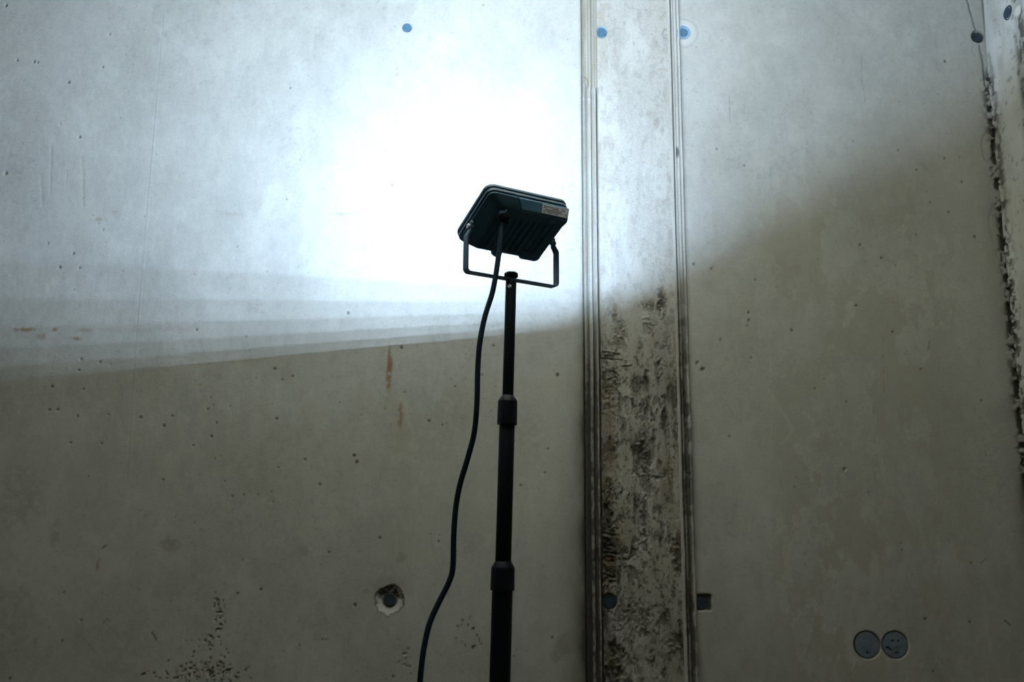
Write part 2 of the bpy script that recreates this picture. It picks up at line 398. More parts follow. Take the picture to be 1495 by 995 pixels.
F.m['dirt_shade'] = np.maximum(F.m['dirt_shade'], .95*dn*np.exp(-((t-.10)/.09)**2)*sst(.42, .5, fbm(u, z*.8, 75, 3, 21)))
F.m['ochre'] += .45*sst(.45, .7, fbm(u, z*.15, 60, 3, 8)) + .3*(1-low)
F.m['pale'] += .5*low*sst(.001, .004, hl)*(1-dn)
pc = L([(846,110),(853,110),(859,118),(858,128)]); F.line(pc, .0018, .003, 'dirt_shade', .75, .003)
pc = L([(848,144),(856,143),(863,146)]); F.line(pc, .0024, -.003, 'pale', .9, .004)
F.build('ridged_band', M_STRIP, wall_back, pos_back)

# --- infill strip
F = Face(fine(X_B, X_C, .0019), np.concatenate((np.linspace(0, .68, 10)[:-1], fine(.68, 3.02, .0024), np.linspace(3.02, 3.12, 3)[1:])))
u, z = F.u, F.z; t = (u-X_B)/(X_C-X_B)
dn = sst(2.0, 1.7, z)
F.h += -.004 + .002*(fbm(u, z*.5, 9, 3, 2)-.5) + (.0006+.0012*dn)*(fbm(u, z*.45, 48, 4, 5)-.5)
v = fbm(u*1.3, z*.5, 22, 5, 7)
leftrough = np.exp(-(t/.17)**2); rightrough = np.exp(-((1-t)/.09)**2)
k = sst(.56-.16*leftrough*dn-.06*rightrough-.03*dn, .78-.14*leftrough*dn, v)
F.h -= .006*k*(.12+.7*dn); F.m['dirt_shade'] += (.12+.36*dn)*k
k2 = sst(.58, .70, fbm(u, z*.6, 64, 4, 17)); F.h -= (.0004+.0016*dn)*k2; F.m['dirt_shade'] += (.14+.26*dn)*k2
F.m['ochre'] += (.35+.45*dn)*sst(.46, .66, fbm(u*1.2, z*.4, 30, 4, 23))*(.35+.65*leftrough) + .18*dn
F.m['dirt_shade'] += .12*dn + .25*dn*leftrough  # lower strip darkened overall, shade put into the mask with the grime
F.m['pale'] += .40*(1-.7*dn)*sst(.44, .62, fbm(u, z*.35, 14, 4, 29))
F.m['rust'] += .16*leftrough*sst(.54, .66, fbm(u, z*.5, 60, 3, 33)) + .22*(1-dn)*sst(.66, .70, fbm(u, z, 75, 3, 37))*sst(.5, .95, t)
F.m['dirt_shade'] += .26*dn*sst(.40, .76, fbm(u*1.2, z*.3, 12, 4, 41)) + .20*dn*leftrough
# flaking edges and cracks
for f, sd, a_ in ((26, 101, .32), (48, 105, .26), (90, 109, .22)):
    vn = sst(.022, .004, np.abs(fbm(u*1.7, z*.42, f, 4, sd, .6)-.5))*sst(.42, .6, fbm(u, z*.6, f*.5, 3, sd+2))
    F.m['dirt_shade'] += a_*(.22+.78*dn)*vn; F.h -= (.0002+.0009*dn)*vn
F.m['dirt_shade'] += (.10+.35*dn)*sst(.66, .73, fbm(u, z*.8, 130, 3, 113)); F.m['pale'] += .35*dn*sst(.60, .70, fbm(u, z*.6, 70, 4, 117))
# vertical stringy grain low on the strip
F.h += (.0003+.0012*dn)*(fbm(u*3, z*.25, 60, 3, 43)-.5)
for px, py, rx, ry, a, dp in ((938,655,6,28,.9,.004),(944,690,7,36,.85,.004),(941,750,6,22,.8,.004),(966,442,8,22,.95,.004),(950,446,18,8,.85,.003),(948,475,12,14,.6,.003),
        (897,456,5,14,.5,.003),(915,808,16,9,1.,.006),(905,490,10,24,.6,.004),(893,560,12,40,.6,.004),(893,520,14,6,.8,.004),(888,760,10,50,.85,.005),(886,820,12,40,.9,.006),(992,820,10,24,.85,.004),
        (985,790,14,8,.7,.003),(970,695,3,3,.9,.004),(957,697,6,3,.8,.003),(930,900,20,22,.6,.003),(905,900,14,20,.55,.003),(985,940,10,14,.8,.004),(900,965,14,30,.7,.004),
        (940,785,12,10,.6,.003),(1003,730,6,14,.8,.004),(962,530,8,10,.5,.003),(975,500,5,12,.5,.003),(940,610,6,8,.7,.003)):
    p = at(px, py); F.blotch(p[0], p[2], rx*.0023, ry*.0023, 'dirt_shade', a*.9, 140, (.30, .47), int(px*3+py), dp)
for px, py, rx, ry in ((897,450,4,14),(892,590,4,30),(889,615,5,20),(886,700,6,40),(890,640,10,60),(905,775,8,30),(886,835,10,30),(975,690,6,30),(990,790,8,30),(966,425,3,10)):
    p = at(px, py); F.blotch(p[0], p[2], rx*.0026, ry*.0026, 'rust', .42, 80, (.32, .54), int(px+py*2), -.0015)
for pts in ([(876,522),(890,521),(908,523)], [(880,512),(905,514)], [(908,533),(922,531)], [(892,539),(905,545)]):
    F.line(L(pts), .0022, -.0025, 'pale', .3, .006); F.line([(x, zz-.004) for x, zz in L(pts)], .0018, .002, 'dirt_shade', .5, .008)
for py in (780,795,806,812,818,840,848):
    F.line(L([(880,py),(898,py+2)]), .0022, .0035, 'dirt_shade', .6, .012, py)
F.line(L([(889,846),(885,858)]), .0011, -.004, 'pale', 1.0)
F.line(L([(918,10),(980,17)]), .0012, .0006, 'dirt_shade', .25, .004)
F.line(L([(907,481),(945,458),(955,452)]), .001, .0004, 'pale', .5, .002)
F.line(L([(896,605),(920,612),(918,640)]), .0014, .001, 'dirt_shade', .6, .006)
for px, py, rr_ in ((878,46,.020),(891,878,.022)):
    p = at(px, py); d = np.hypot(u-p[0], z-p[2]); F.h -= .010*sst(rr_, rr_*.8, d); F.m['dirt_shade'] = np.maximum(F.m['dirt_shade'], (.5 if py > 500 else .15)*sst(rr_*1.3, rr_, d))
for px, py in ((976,48),(999,879)):
    p = at(px, py); d = np.hypot(u-p[0], z-p[2]); F.h -= .0012*np.exp(-((d-.017)/.0018)**2); F.m['dirt_shade'] = np.maximum(F.m['dirt_shade'], .45*np.exp(-((d-.017)/.002)**2))
F.build('infill_strip', M_STRIP, wall_back, pos_back)

# --- grooved band right of the strip
F = Face(fine(X_C, X_D, .0012), np.concatenate((np.linspace(0, .68, 10)[:-1], fine(.68, 3.02, .0034), np.linspace(3.02, 3.12, 3)[1:])))
u, z = F.u, F.z; wb = X_D-X_C; t = (u-X_C)/wb + .06*(fbm(u*0+4, z, 4, 4, 3)-.5)
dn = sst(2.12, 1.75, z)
F.h += -.004 + .004*t + .0016*np.cos(2*np.pi*(t*4+.4))*sst(.30, .40, t)
F.h -= .007*np.exp(-((t-.30)/.05)**2) + .004*dn*np.exp(-((t-.62)/.09)**2)
F.h += (.0005+.0040*dn*sst(.2, .45, t)*sst(1.0, .75, t))*(fbm(u, z*.7, 110, 4, 6)-.5)*2
F.m['dirt_shade'] += .62*np.exp(-((t-.30)/.055)**2) + .16*sst(.45, .6, t)*sst(.95, .8, t) + .05
F.m['dirt_shade'] += dn*(.80*np.exp(-((t-.55)/.24)**2)+.45*sst(.42, .6, fbm(u, z*.5, 55, 4, 9))*sst(0, .3, t))  # groove grime, deepened in colour below the edge of the light
F.m['dirt_shade'] = np.maximum(F.m['dirt_shade'], .95*dn*np.exp(-((t-.62)/.16)**2)*sst(.44, .54, fbm(u, z*.8, 80, 4, 19)))
F.m['pale'] += .3*sst(.45, .65, fbm(u, z*.2, 40, 3, 5))
p = at(990, 221); F.blotch(p[0], p[2], .006, .020, 'dirt_shade', .9, 60, (.3, .42), 5, .004)
F.build('grooved_band', M_STRIP, wall_back, pos_back)

# --- right panel
F = Face(fine(X_D, RIGHT_X, .0029), ZF)
wall_common(F, 8); u, z = F.u, F.z
mx = np.exp(-np.clip(u-X_D, 0, 9)/.018)*sst(2.0, 1.4, z); F.m['dirt_shade'] = np.maximum(F.m['dirt_shade'], .55*mx*(.4+.8*fbm(u, z*.4, 30, 4, 31)))  # dirty edge, its darkening downwards painted to follow the shade
F.h += .002*np.exp(-((u-X_D)/.004)**2)
# darker damp area with pale efflorescence breaking it up
pm = .95*sst(.72, .86, u)*sst(1.46, 1.25, u)*sst(2.5, 2.1, z)
n1 = fbm(u*1.25, z*.6, 8, 7, 44, .68)
F.m['dirt_shade'] = np.maximum(F.m['dirt_shade'], (.04+.10*pm)*sst(.44, .55, n1))
F.m['ochre'] = np.maximum(F.m['ochre'], .20*pm*sst(.41, .56, n1))
edge = sst(.030, .008, np.abs(n1-.475)); F.m['pale'] = np.maximum(F.m['pale'], (.10+.42*pm)*edge*sst(.42, .6, fbm(u, z, 24, 4, 46)))
for px, py, rx, ry, a in ((1170,480,34,150,.55),(1165,300,30,90,.45),(1225,230,40,60,.4),(1120,420,14,40,.3),(1235,340,24,50,.5),(1155,520,16,40,.6),(1205,560,12,30,.5)):
    p = at(px, py); F.blotch(p[0], p[2], rx*.002, ry*.002, 'pale', a*.6, 34, (.32, .52), int(px+py), 0, .6)
F.line(L([(1128,578),(1143,600),(1152,615),(1156,630),(1150,640),(1141,647)]), .0055, 0, 'pale', .6, .014)
for px, py, rx, ry, a in ((1150,390,40,40,.5),(1110,370,40,16,.35),(1250,265,50,20,.4),(1230,570,60,100,.22),(1105,610,14,60,.4),(1380,780,30,14,.5),(1400,880,60,60,.25),(1290,376,10,10,.5),
                          (1330,870,12,40,.3),(1060,430,40,14,.25),(1480,900,40,120,.4),(1180,860,60,80,.2),(1310,720,20,20,.3)):  # lower right marks also carry that corner's shade in the colour
    p = at(px, py); F.blotch(p[0], p[2], rx*.002, ry*.002, 'dirt_shade', a*.45, 30, (.26, .56), int(px+py*3))
for pts, wd, a, kk in (([(1258,82),(1259,118),(1264,150)], .0014, .45, 'dirt_shade'), ([(1065,135),(1066,180)], .0012, .4, 'dirt_shade'), ([(1357,498),(1356,510)], .002, .7, 'dirt_shade'),
        ([(1288,490),(1290,545),(1292,575)], .0013, .5, 'dirt_shade'), ([(1124,480),(1126,590),(1127,670)], .0012, .6, 'pale'), ([(1162,180),(1178,300),(1182,380)], .0013, .45, 'pale'),
        ([(1139,160),(1150,240)], .0011, .4, 'pale'), ([(1051,577),(1064,592),(1072,612)], .0012, .4, 'dirt_shade'), ([(1010,487),(1018,488)], .002, .7, 'pale'), ([(1371,190),(1371,235)], .001, .3, 'dirt_shade'),
        ([(1440,815),(1432,822)], .002, .5, 'dirt_shade'), ([(1467,905),(1475,912)], .003, .8, 'dirt_shade'), ([(1305,873),(1312,874)], .002, .4, 'dirt_shade'), ([(1210,382),(1280,350),(1330,332)], .0012, .35, 'pale')):
    F.line(L(pts), wd, .0004, kk, a, .004, int(pts[0][0]))
# crack and loop marks near the corner
F.line(L([(1408,-20),(1416,14),(1425,44)]), .0026, .002, 'dirt_shade', .75, .004)
F.line(L([(1430,66),(1435,90),(1438,125)]), .0028, .002, 'dirt_shade', .75, .004)
F.line(L([(1421,66),(1419,74),(1424,82)]), .0016, .0008, 'dirt_shade', .3, .002)
F.line(L([(1445,190),(1436,197),(1432,212),(1436,230),(1445,240)]), .0020, .001, 'dirt_shade', .45, .003)
F.line(L([(1450,300),(1444,318),(1447,345),(1458,380)]), .0030, .001, 'dirt_shade', .4, .006)
F.line(L([(1435,98),(1446,100)]), .0014, .001, 'dirt_shade', .4, .002); F.line(L([(1436,112),(1448,112)]), .0014, .001, 'dirt_shade', .4, .002)
# honeycombed joint line in the corner
cu = RIGHT_X-u
band = np.exp(-(cu/.022)**2)*sst(2.74, 2.66, z)
n2 = fbm(u, z*.9, 62, 4, 61)
hc = sst(.45-.10*np.exp(-((cu-.010)/.010)**2), .53, n2)*band
F.h -= .010*hc; F.m['dirt_shade'] = np.maximum(F.m['dirt_shade'], .97*np.clip(hc*1.5, 0, 1))
F.m['dirt_shade'] = np.maximum(F.m['dirt_shade'], .42*np.exp(-(cu/.06)**2)*sst(2.6, 2.2, z)*(.4+.8*fbm(u, z*.5, 14, 4, 63)))  # corner shading put into the colour mask
F.m['dirt_shade'] = np.maximum(F.m['dirt_shade'], .7*np.exp(-((cu-.004)/.0035)**2)*sst(.36, .56, fbm(u*0, z, 18, 3, 66)))
p = at(997, 47); d = np.hypot(u-p[0], z-p[2]); F.h -= .006*sst(.0255, .0205, d)
F.h -= .0008*np.exp(-((d-.048-.006*(fbm(u, z, 20, 2, 3)-.5))/.003)**2); F.m['dirt_shade'] = np.maximum(F.m['dirt_shade'], .16*np.exp(-((d-.048-.006*(fbm(u, z, 20, 2, 3)-.5))/.0035)**2))
F.m['pale'] = np.maximum(F.m['pale'], .5*sst(.046, .036, d))
p = at(1428, 53); d = np.hypot(u-p[0], z-p[2]); F.h -= .007*sst(.0225, .0185, d); F.m['dirt_shade'] = np.maximum(F.m['dirt_shade'], .55*sst(.025, .021, d))
p = at(1026, 880); d = np.maximum(np.abs(u-p[0]-.004), np.abs(z-p[2]-.002)); F.h -= .008*sst(.0235, .0195, d+.006*(fbm(u, z, 60, 3, 4)-.5)); F.m['dirt_shade'] = np.maximum(F.m['dirt_shade'], .9*sst(.0245, .0205, d+.006*(fbm(u, z, 60, 3, 4)-.5)))
for px in (1266, 1307):
    p = at(px, 941); d = np.hypot(u-p[0], z-p[2]); F.h -= .006*sst(.0385, .0355, d); F.m['dirt_shade'] = np.maximum(F.m['dirt_shade'], .80*sst(.0395, .0362, d))
    an = np.arctan2(z-p[2], u-p[0]); F.m['pale'] = np.maximum(F.m['pale'], .7*np.exp(-((d-.0405)/.002)**2)*sst(.3, .9, np.cos(an+.7)))
F.build('concrete_panel', M_WALL, wall_back, pos_back)

# --- face of the right wall (u runs along y)
YJ = at_x(1485, 20)[1]
F = Face(fine(2.30, WALL_Y+.004, .0028), ZF)
u, z = F.u, F.z
F.h += .005*(fbm(u, z*.4, 6, 3, 71)-.5) + .0016*(fbm(u, z*.5, 30, 3, 73)-.5)
F.h += .006*sst(WALL_Y-.045, WALL_Y-.02, u+.02*(fbm(u, z, 5, 3, 75)-.5))*sst(2.95, 2.75, z)
F.m['dirt_shade'] += .14*sst(.52, .7, fbm(u, z*.5, 14, 4, 77)) + .4*sst(.70, .74, fbm(u, z*.9, 55, 4, 79))
F.m['pale'] += .45*sst(.44, .6, fbm(u, z*.4, 9, 4, 81))
F.m['ochre'] += .25*sst(.5, .65, fbm(u, z*.5, 16, 4, 83))
tj = (u-YJ)/.030
F.h -= .006*np.exp(-tj**4)*(.4+.9*fbm(u, z, 60, 4, 85)); F.m['dirt_shade'] += np.exp(-tj**4)*(.35+.6*sst(.4, .6, fbm(u, z*.7, 60, 4, 87)))
F.line([(at_x(px, py)[1], at_x(px, py)[2]) for px, py in ((1446,80),(1452,120),(1462,220),(1472,330))], .010, .002, 'dirt_shade', .45, .02)
band = np.exp(-((WALL_Y-u)/.03)**2)*sst(2.74, 2.66, z); hc = sst(.47, .54, fbm(u, z*.9, 60, 4, 89))*band
F.h -= .006*hc; F.m['dirt_shade'] = np.maximum(F.m['dirt_shade'], .9*hc)
p = at_x(1483.5, 16); d = np.hypot(u-p[1], (z-p[2])); F.m['dirt_shade'] *= 1-sst(.018, .014, d); F.m['pale'] = np.maximum(F.m['pale'], sst(.018, .014, d))
F.build('concrete_face', M_WALL, wall_right, lambda u, z, h: (RIGHT_X-h, u, z), flip=True)

# ------------------------------------------------------------------ tie-hole plugs and round box lids
def plug(name, p, normal, label, r, rim, mat, group='tie hole plugs', out=.0):
    t = tag(empty(name, p), label, 'plug', group)
    a = Vector(normal)
    bm = bmesh.new()
    lathe(bm, a*-.012, a, [(0, r*.95), (.011+out, r), (.0125+out, r*.93), (.0125+out, r*.62), (.0116+out, r*.56), (.0116+out, .0)], 32)
    obj('cap', bm, mat, t)
    if rim:
        bm = bmesh.new(); x, y, _ = basis(a); n = 36
        def ring(rad, off): return [a*off + (x*math.cos(2*math.pi*k/n)+y*math.sin(2*math.pi*k/n))*rad*(1+.05*math.sin(3*k*2*math.pi/n+1)) for k in range(n)]
        loft(bm, [ring(rim, -.012), ring(rim, -.001), ring(rim*.94, .0008), ring(r*1.03, -.0012), ring(r*1.02, -.012)], closed=True)
        obj('sleeve', bm, M_PLUGRIM if mat is M_PLUG else M_DARKPLUG, t)
    return t
FN = (0, -1, 0)
def on_wall(px, py, dy): p = at(px, py); return (p[0], WALL_Y+dy, p[2])
plug('tie_hole_plug', on_wall(594, 40, .001), FN, 'small blue plug alone in the left concrete panel, high above and left of the lamp', .0142, .0, M_PLUG)
plug('tie_hole_plug', on_wall(879, 46, .005), FN, 'blue plug high on the left edge of the rough vertical joint strip', .0150, .0195, M_PLUG)
plug('tie_hole_plug', on_wall(998, 47, .001), FN, 'blue plug with wide pale sleeve high beside the right groove of the joint strip', .0135, .0235, M_PLUG)
plug('tie_hole_plug', on_wall(1427, 54.5, .003), FN, 'dark blue-grey plug at the end of a crack, high in the corner', .0165, .0, M_DARKPLUG)
plug('tie_hole_plug', on_wall(569, 875, .006), FN, 'dark plug sitting in a chipped crater low on the left concrete panel', .0165, .0, M_DARKPLUG)
plug('tie_hole_plug', on_wall(891, 878, .008), FN, 'dark round plug low on the left edge of the rough vertical joint strip', .0200, .0, M_DARKPLUG)
plug('tie_hole_plug', on_wall(1025, 880.5, .005), FN, 'dark plug in a squarish hole low beside the right groove of the joint strip', .0175, .0, M_DARKPLUG)
p = at_x(1471, 19); plug('tie_hole_plug', (RIGHT_X-.001, p[1], p[2]), (-1, 0, 0), 'grey-blue plug seen edge-on in the right wall near the top', .0160, .0220, M_DARKPLUG)

def lid(px, label, marks):
    t = tag(empty('junction_box_lid', on_wall(px, 941, .002)), label, 'box lid', 'round junction box lids')
    bm = bmesh.new(); lathe(bm, (0, .010, 0), FN, [(0, .034), (.009, .0345), (.0105, .0335), (.0105, .011), (.0112, .009), (.0112, .0)], 48)
    obj('disc', bm, M_LID, t)
    for x, z_, ln in marks:
        bm = bmesh.new(); vs = box(bm, (x-ln/2, -.0012, z_-.0028), (x+ln/2, .004, z_+.0028)); bevel_all(bm, .0008, 1)
        obj('clip', bm, M_DARKPLUG, t)
lid(1266, 'plain grey round junction box lid, left of the pair low on the right', [(0, -.020, .006)])
lid(1307, 'grey round junction box lid with several dark clips, right of the pair', [(-.006, .012, .009), (.010, .012, .006), (-.022, -.006, .011), (-.014, -.011, .006), (.003, -.020, .010)])

# ------------------------------------------------------------------ floodlight
PSI, ELEV = math.radians(30.9), math.radians(61.35)
HX = Vector((math.cos(PSI), math.sin(PSI), 0))
VX = Vector((math.sin(PSI)*math.sin(ELEV), -math.cos(PSI)*math.sin(ELEV), math.cos(ELEV)))
BX = HX.cross(VX)                                       # out of the back of the lamp
PIV = Vector((0.0415, 2.19, 1.9465))
MW = Matrix((HX, VX, BX)).transposed().to_4x4(); MW.translation = PIV
lamp = tag(empty('floodlight', PIV), 'black LED floodlight tilted up at the wall, on its U-shaped bracket above the pole', 'floodlight')
TL = MW.copy(); TL.translation = Vector((0, 0, 0))     # lamp axes, relative to the pivot
def put(o): o.data.transform(TL); return o
def pl(loop, zz): return [(x, y, zz) for x, y in loop]
X0, X1, Y0, Y1 = -.1095, .1095, -.068, .100             # bezel outline
def rr(i, r): return rrect(X0+i, X1-i, Y0+i, Y1-i, r)
# bezel ring
bm = bmesh.new()
loft(bm, [pl(rr(.0125, .010), -.0415), pl(rr(.003, .018), -.0425), pl(rr(.0004, .020), -.0405), pl(rr(0, .020), -.034), pl(rr(.0015, .019), -.0325),
          pl(rr(.0030, .017), -.0318), pl(rr(.0030, .017), -.0300), pl(rr(.0010, .019), -.0290), pl(rr(.0006, .020), -.0225), pl(rr(.003, .018), -.0200),
          pl(rr(.0125, .010), -.0200)], closed=True)
put(obj('bezel', bm, M_BEZEL, lamp, autos=30))
# housing: shallow tub with a sloping rim and a flat back
bm = bmesh.new()
loft(bm, [pl(rrect(-.1055, .1075, -.064, .096, .016), -.0215), pl(rrect(-.1055, .1075, -.064, .096, .016), -.0165), pl(rrect(-.1045, .1070, -.063, .095, .016), -.0155),
          pl(rrect(-.0785, .1045, -.0605, .0800, .018), .0000), pl(rrect(-.0765, .1030, -.0590, .0780, .017), .0008),
          pl(rrect(-.0720, .0990, -.0550, .0740, .014), .0008), pl(rrect(-.0700, .0970, -.0530, .0720, .013), -.0012)], cap0=False)
put(obj('housing', bm, M_BODY, lamp, autos=28))
# cooling fins on the back
for k in range(10):
    xx = -.060 + k*.0158
    bm = bmesh.new(); y0, y1 = (-.0525, .040 if k < 3 else .050)
    prof = [(-.0030, -.002), (-.0018, .0040), (.0018, .0040), (.0030, -.002)]
    loft(bm, [[(xx+a, y0, b_ if b_ < 0 else .0005) for a, b_ in prof], [(xx+a, y0+.007, b_) for a, b_ in prof], [(xx+a, y1-.007, b_) for a, b_ in prof], [(xx+a, y1, b_ if b_ < 0 else .0005) for a, b_ in prof]])
    put(obj('cooling_fin', bm, M_BODY, lamp, autos=30))
# raised wedge under the label, and the smaller facet below it
bm = bmesh.new()
def wedge(x0, x1, s, pr):
    loft(bm, [[(x0-s*.2, .0965, -.0175), (x0, .0975, -.0140), (x0+s, pr[0], pr[1]), (x0+s, .070, .0)], [(x1, .0965, -.0175), (x1, .0975, -.0140), (x1-.001, pr[0], pr[1]), (x1-.001, .070, .0)]])
wedge(-.032, .1035, .010, (.0830, .0040))
put(obj('driver_cover', bm, M_BODY, lamp, autos=25))
bm = bmesh.new()
loft(bm, [[(.066, .0825, .0038), (.074, .0760, .0085), (.080, .060, .0060), (.066, .058, .0)], [(.1030, .0825, .0038), (.1030, .0760, .0085), (.1025, .060, .0060), (.1025, .058, .0)]])
put(obj('cover_step', bm, M_BODY, lamp, autos=25))
# thick lower right corner, and the breather boss beside it
bm = bmesh.new()
loft(bm, [pl(rrect(.046, .1050, -.0660, -.036, .012), -.012), pl(rrect(.048, .1045, -.0655, -.038, .012), .0030), pl(rrect(.053, .1020, -.0620, -.042, .009), .0060)])
put(obj('corner_boss', bm, M_BODY, lamp, autos=30))
bm = bmesh.new()
lathe(bm, (-.0085, -.052, -.004), (0, -1, .12), [(0, .0135), (.012, .0135), (.0175, .0120), (.0195, .0085)], 28)
put(obj('breather_boss', bm, M_BODY, lamp, autos=30))
bm = bmesh.new()
loft(bm, [pl(rrect(.078, .1045, -.0620, .0800, .010), -.010), pl(rrect(.080, .1040, -.0600, .0790, .010), .0030), pl(rrect(.083, .1010, -.0570, .0760, .008), .0062)])
put(obj('side_rail', bm, M_BODY, lamp, autos=30))
# label on the wedge slope
SLA = Vector((.0, .0975, -.0140)); SLB = Vector((.0, .0830, .0040)); sd = (SLB-SLA).normalized(); sn = Vector((1, 0, 0)).cross(sd)
if sn.z < 0: sn = -sn
sn = sn.normalized()
ML = Matrix(((1, 0, 0), (0, 0, 0), (0, 0, 0))).to_4x4()
ML = Matrix((Vector((1, 0, 0)), -sd, sn)).transposed().to_4x4(); ML.translation = SLA + sd*.0115 + sn*.0005 + Vector((.0650, 0, 0))
bm = bmesh.new(); box(bm, (-.0350, -.0105, -.0004), (.0350, .0105, .0003))
lab = obj('rating_label', bm, M_PAPER, lamp, smooth=False); lab.data.transform(ML); put(lab); lab['label'] = 'white printed rating label'
def text_mesh(body, size):
    cu = bpy.data.curves.new('print', 'FONT'); cu.body = body; cu.size = size; cu.extrude = .00008; cu.align_x = 'LEFT'; cu.resolution_u = 3
    o = bpy.data.objects.new('tmp', cu); C.objects.link(o)
    dg = bpy.context.evaluated_depsgraph_get(); me = bpy.data.meshes.new_from_object(o.evaluated_get(dg))
    bpy.data.objects.remove(o); bpy.data.curves.remove(cu); return me
me = text_mesh('CE', .0078); me.transform(Matrix.Translation((.0175, .0018, .0005)))
put_me = link('print', me, M_INK, lab, smooth=False); me.transform(ML); me.transform(TL)
rs = np.random.RandomState(4)
bm = bmesh.new()
for row, (yy, xa, xb) in enumerate(((.0060, -.031, .012), (.0030, -.031, .006), (-.0005, -.031, .014), (-.0040, -.031, .031), (-.0072, -.031, .031))):
    x = xa
    while x < xb:
        ln = rs.uniform(.0025, .0065)
        if rs.rand() < .72: box(bm, (x, yy-.0007, .0003), (x+ln, yy+.0007, .0006))
        x += ln + .0012
o = obj('print', bm, M_INK, lab, smooth=False); o.data.transform(ML); put(o); o['kind'] = 'stuff'
# cable gland
gl_p = Vector((-.058, .0575, -.001))
g_ax = Vector((.10, -.25, 1)).normalized()
bm = bmesh.new(); lathe(bm, gl_p, g_ax, [(0, .0155), (.007, .0155), (.0085, .0138)], 6); gl = put(obj('cable_gland', bm, M_BODY, lamp, autos=30))
bm = bmesh.new(); lathe(bm, gl_p+g_ax*.007, g_ax, [(0, .0118), (.001, .0130), (.011, .0130), (.014, .0115), (.0175, .0084)], 12); put(obj('gland_nut', bm, M_COLLAR, gl, autos=30))
# front side: reflector tray, LED strips, glass
bm = bmesh.new()
loft(bm, [pl(rrect(X0+.0135, X1-.0135, Y0+.0135, Y1-.0135, .009), -.0395), pl(rrect(X0+.014, X1-.014, Y0+.014, Y1-.014, .009), -.0105)], cap0=False)
put(obj('reflector_tray', bm, M_TRAY, lamp, autos=30))
m, nt, b = new_mat('led_light'); M_LED = m
em = nt.nodes.new('ShaderNodeEmission'); em.inputs[0].default_value = (*LED_COLOR, 1); em.inputs[1].default_value = LED_STRENGTH
# direction weighting added to the LED output, evening the falloff across the wall
geo = nt.nodes.new('ShaderNodeNewGeometry'); dt = nt.nodes.new('ShaderNodeVectorMath'); dt.operation = 'DOT_PRODUCT'
nt.links.new(geo.outputs['Incoming'], dt.inputs[0]); dt.inputs[1].default_value = VX*1.45 - HX*0.82
ex = nt.nodes.new('ShaderNodeMath'); ex.operation = 'POWER'; ex.inputs[0].default_value = math.e; nt.links.new(dt.outputs['Value'], ex.inputs[1])
mu = nt.nodes.new('ShaderNodeMath'); mu.operation = 'MULTIPLY'; mu.inputs[1].default_value = LED_STRENGTH; nt.links.new(ex.outputs[0], mu.inputs[0])
nt.links.new(mu.outputs[0], em.inputs[1])
nt.links.new(em.outputs[0], nt.nodes['Material Output'].inputs[0])
ymid = (Y0+Y1)/2
for k in range(6):
    yy = ymid + (k-2.5)*.0105
    bm = bmesh.new(); box(bm, (-.032, yy-.0003, -.0121), (.032, yy+.0003, -.0115))
    put(obj('led_strip', bm, M_LED, lamp, smooth=False))
bm = bmesh.new(); box(bm, (X0+.0128, Y0+.0128, -.0398), (X1-.0128, Y1-.0128, -.0380))
put(obj('glass_pane', bm, M_GLASS, lamp, smooth=False))
# U bracket: one bent flat bar, in axes (hinge, level depth, up) about the pivot
DX = Vector((-math.sin(PSI), math.cos(PSI), 0))
DROP = .1065
def flat_bar(pts, wd, th):
    """bar in the hinge/up plane, wd deep"""
    bm = bmesh.new(); P = [Vector((a, b_)) for a, b_ in pts]; loops = []
    for i, q in enumerate(P):
        d0 = (P[i]-P[i-1]).normalized() if i else (P[1]-P[0]).normalized()
        d1 = (P[i+1]-P[i]).normalized() if i < len(P)-1 else d0
        tn = (d0+d1).normalized(); nn = Vector((-tn.y, tn.x)); sc = 1/max(.5, nn.dot(Vector((-d1.y, d1.x))))
        A = q+nn*th/2*sc; B = q-nn*th/2*sc
        wdi = wd[i] if isinstance(wd, list) else wd
        loops.append([HX*A.x+Vector((0, 0, A.y))-DX*wdi/2, HX*A.x+Vector((0, 0, A.y))+DX*wdi/2, HX*B.x+Vector((0, 0, B.y))+DX*wdi/2, HX*B.x+Vector((0, 0, B.y))-DX*wdi/2])
    loft(bm, loops); return bm
def arc(cx, cy, r, a0, a1, n=5): return [(cx+r*math.cos(math.radians(a0+(a1-a0)*s/n)), cy+r*math.sin(math.radians(a0+(a1-a0)*s/n))) for s in range(n+1)]
LX = .1215
right_leg = [(.1125, .010), (.1125, -.006), (.1135, -.010), (LX-.001, -.021), (LX, -.025)]
path = [(-x, y) for x, y in right_leg] + arc(-LX+.009, -DROP+.009, .009, 180, 270) + arc(LX-.009, -DROP+.009, .009, 270, 360) + right_leg[::-1]
wds = [.014, .014, .016, .019, .019] + [.019]*12 + [.019, .019, .016, .014, .014]
bm = flat_bar(path, wds, .0036); obj('bracket', bm, M_BEZEL, lamp, autos=30)
for s in (-1, 1):
    bm = bmesh.new()
    lathe(bm, HX*s*.1062, HX*s, [(0, .0062), (.004, .0062), (.0045, .0032)], 16); obj('pivot_spacer', bm, M_BODY, lamp)
    bm = bmesh.new(); lathe(bm, HX*s*.1143, HX*s, [(0, .0056), (.0035, .0056), (.0050, .0045), (.0050, .0024), (.0036, .0022), (.0036, 0)], 18)
    o = obj('pivot_screw', bm, M_SCREW, lamp); o['label'] = 'bright steel pivot screw'
    bm = bmesh.new(); lathe(bm, HX*s*.1080+Vector((0, 0, .0105))-DX*.003, HX*s, [(0, .0030), (.0040, .0030), (.0048, .002)], 12); o = obj('lock_screw', bm, M_SCREW, lamp)
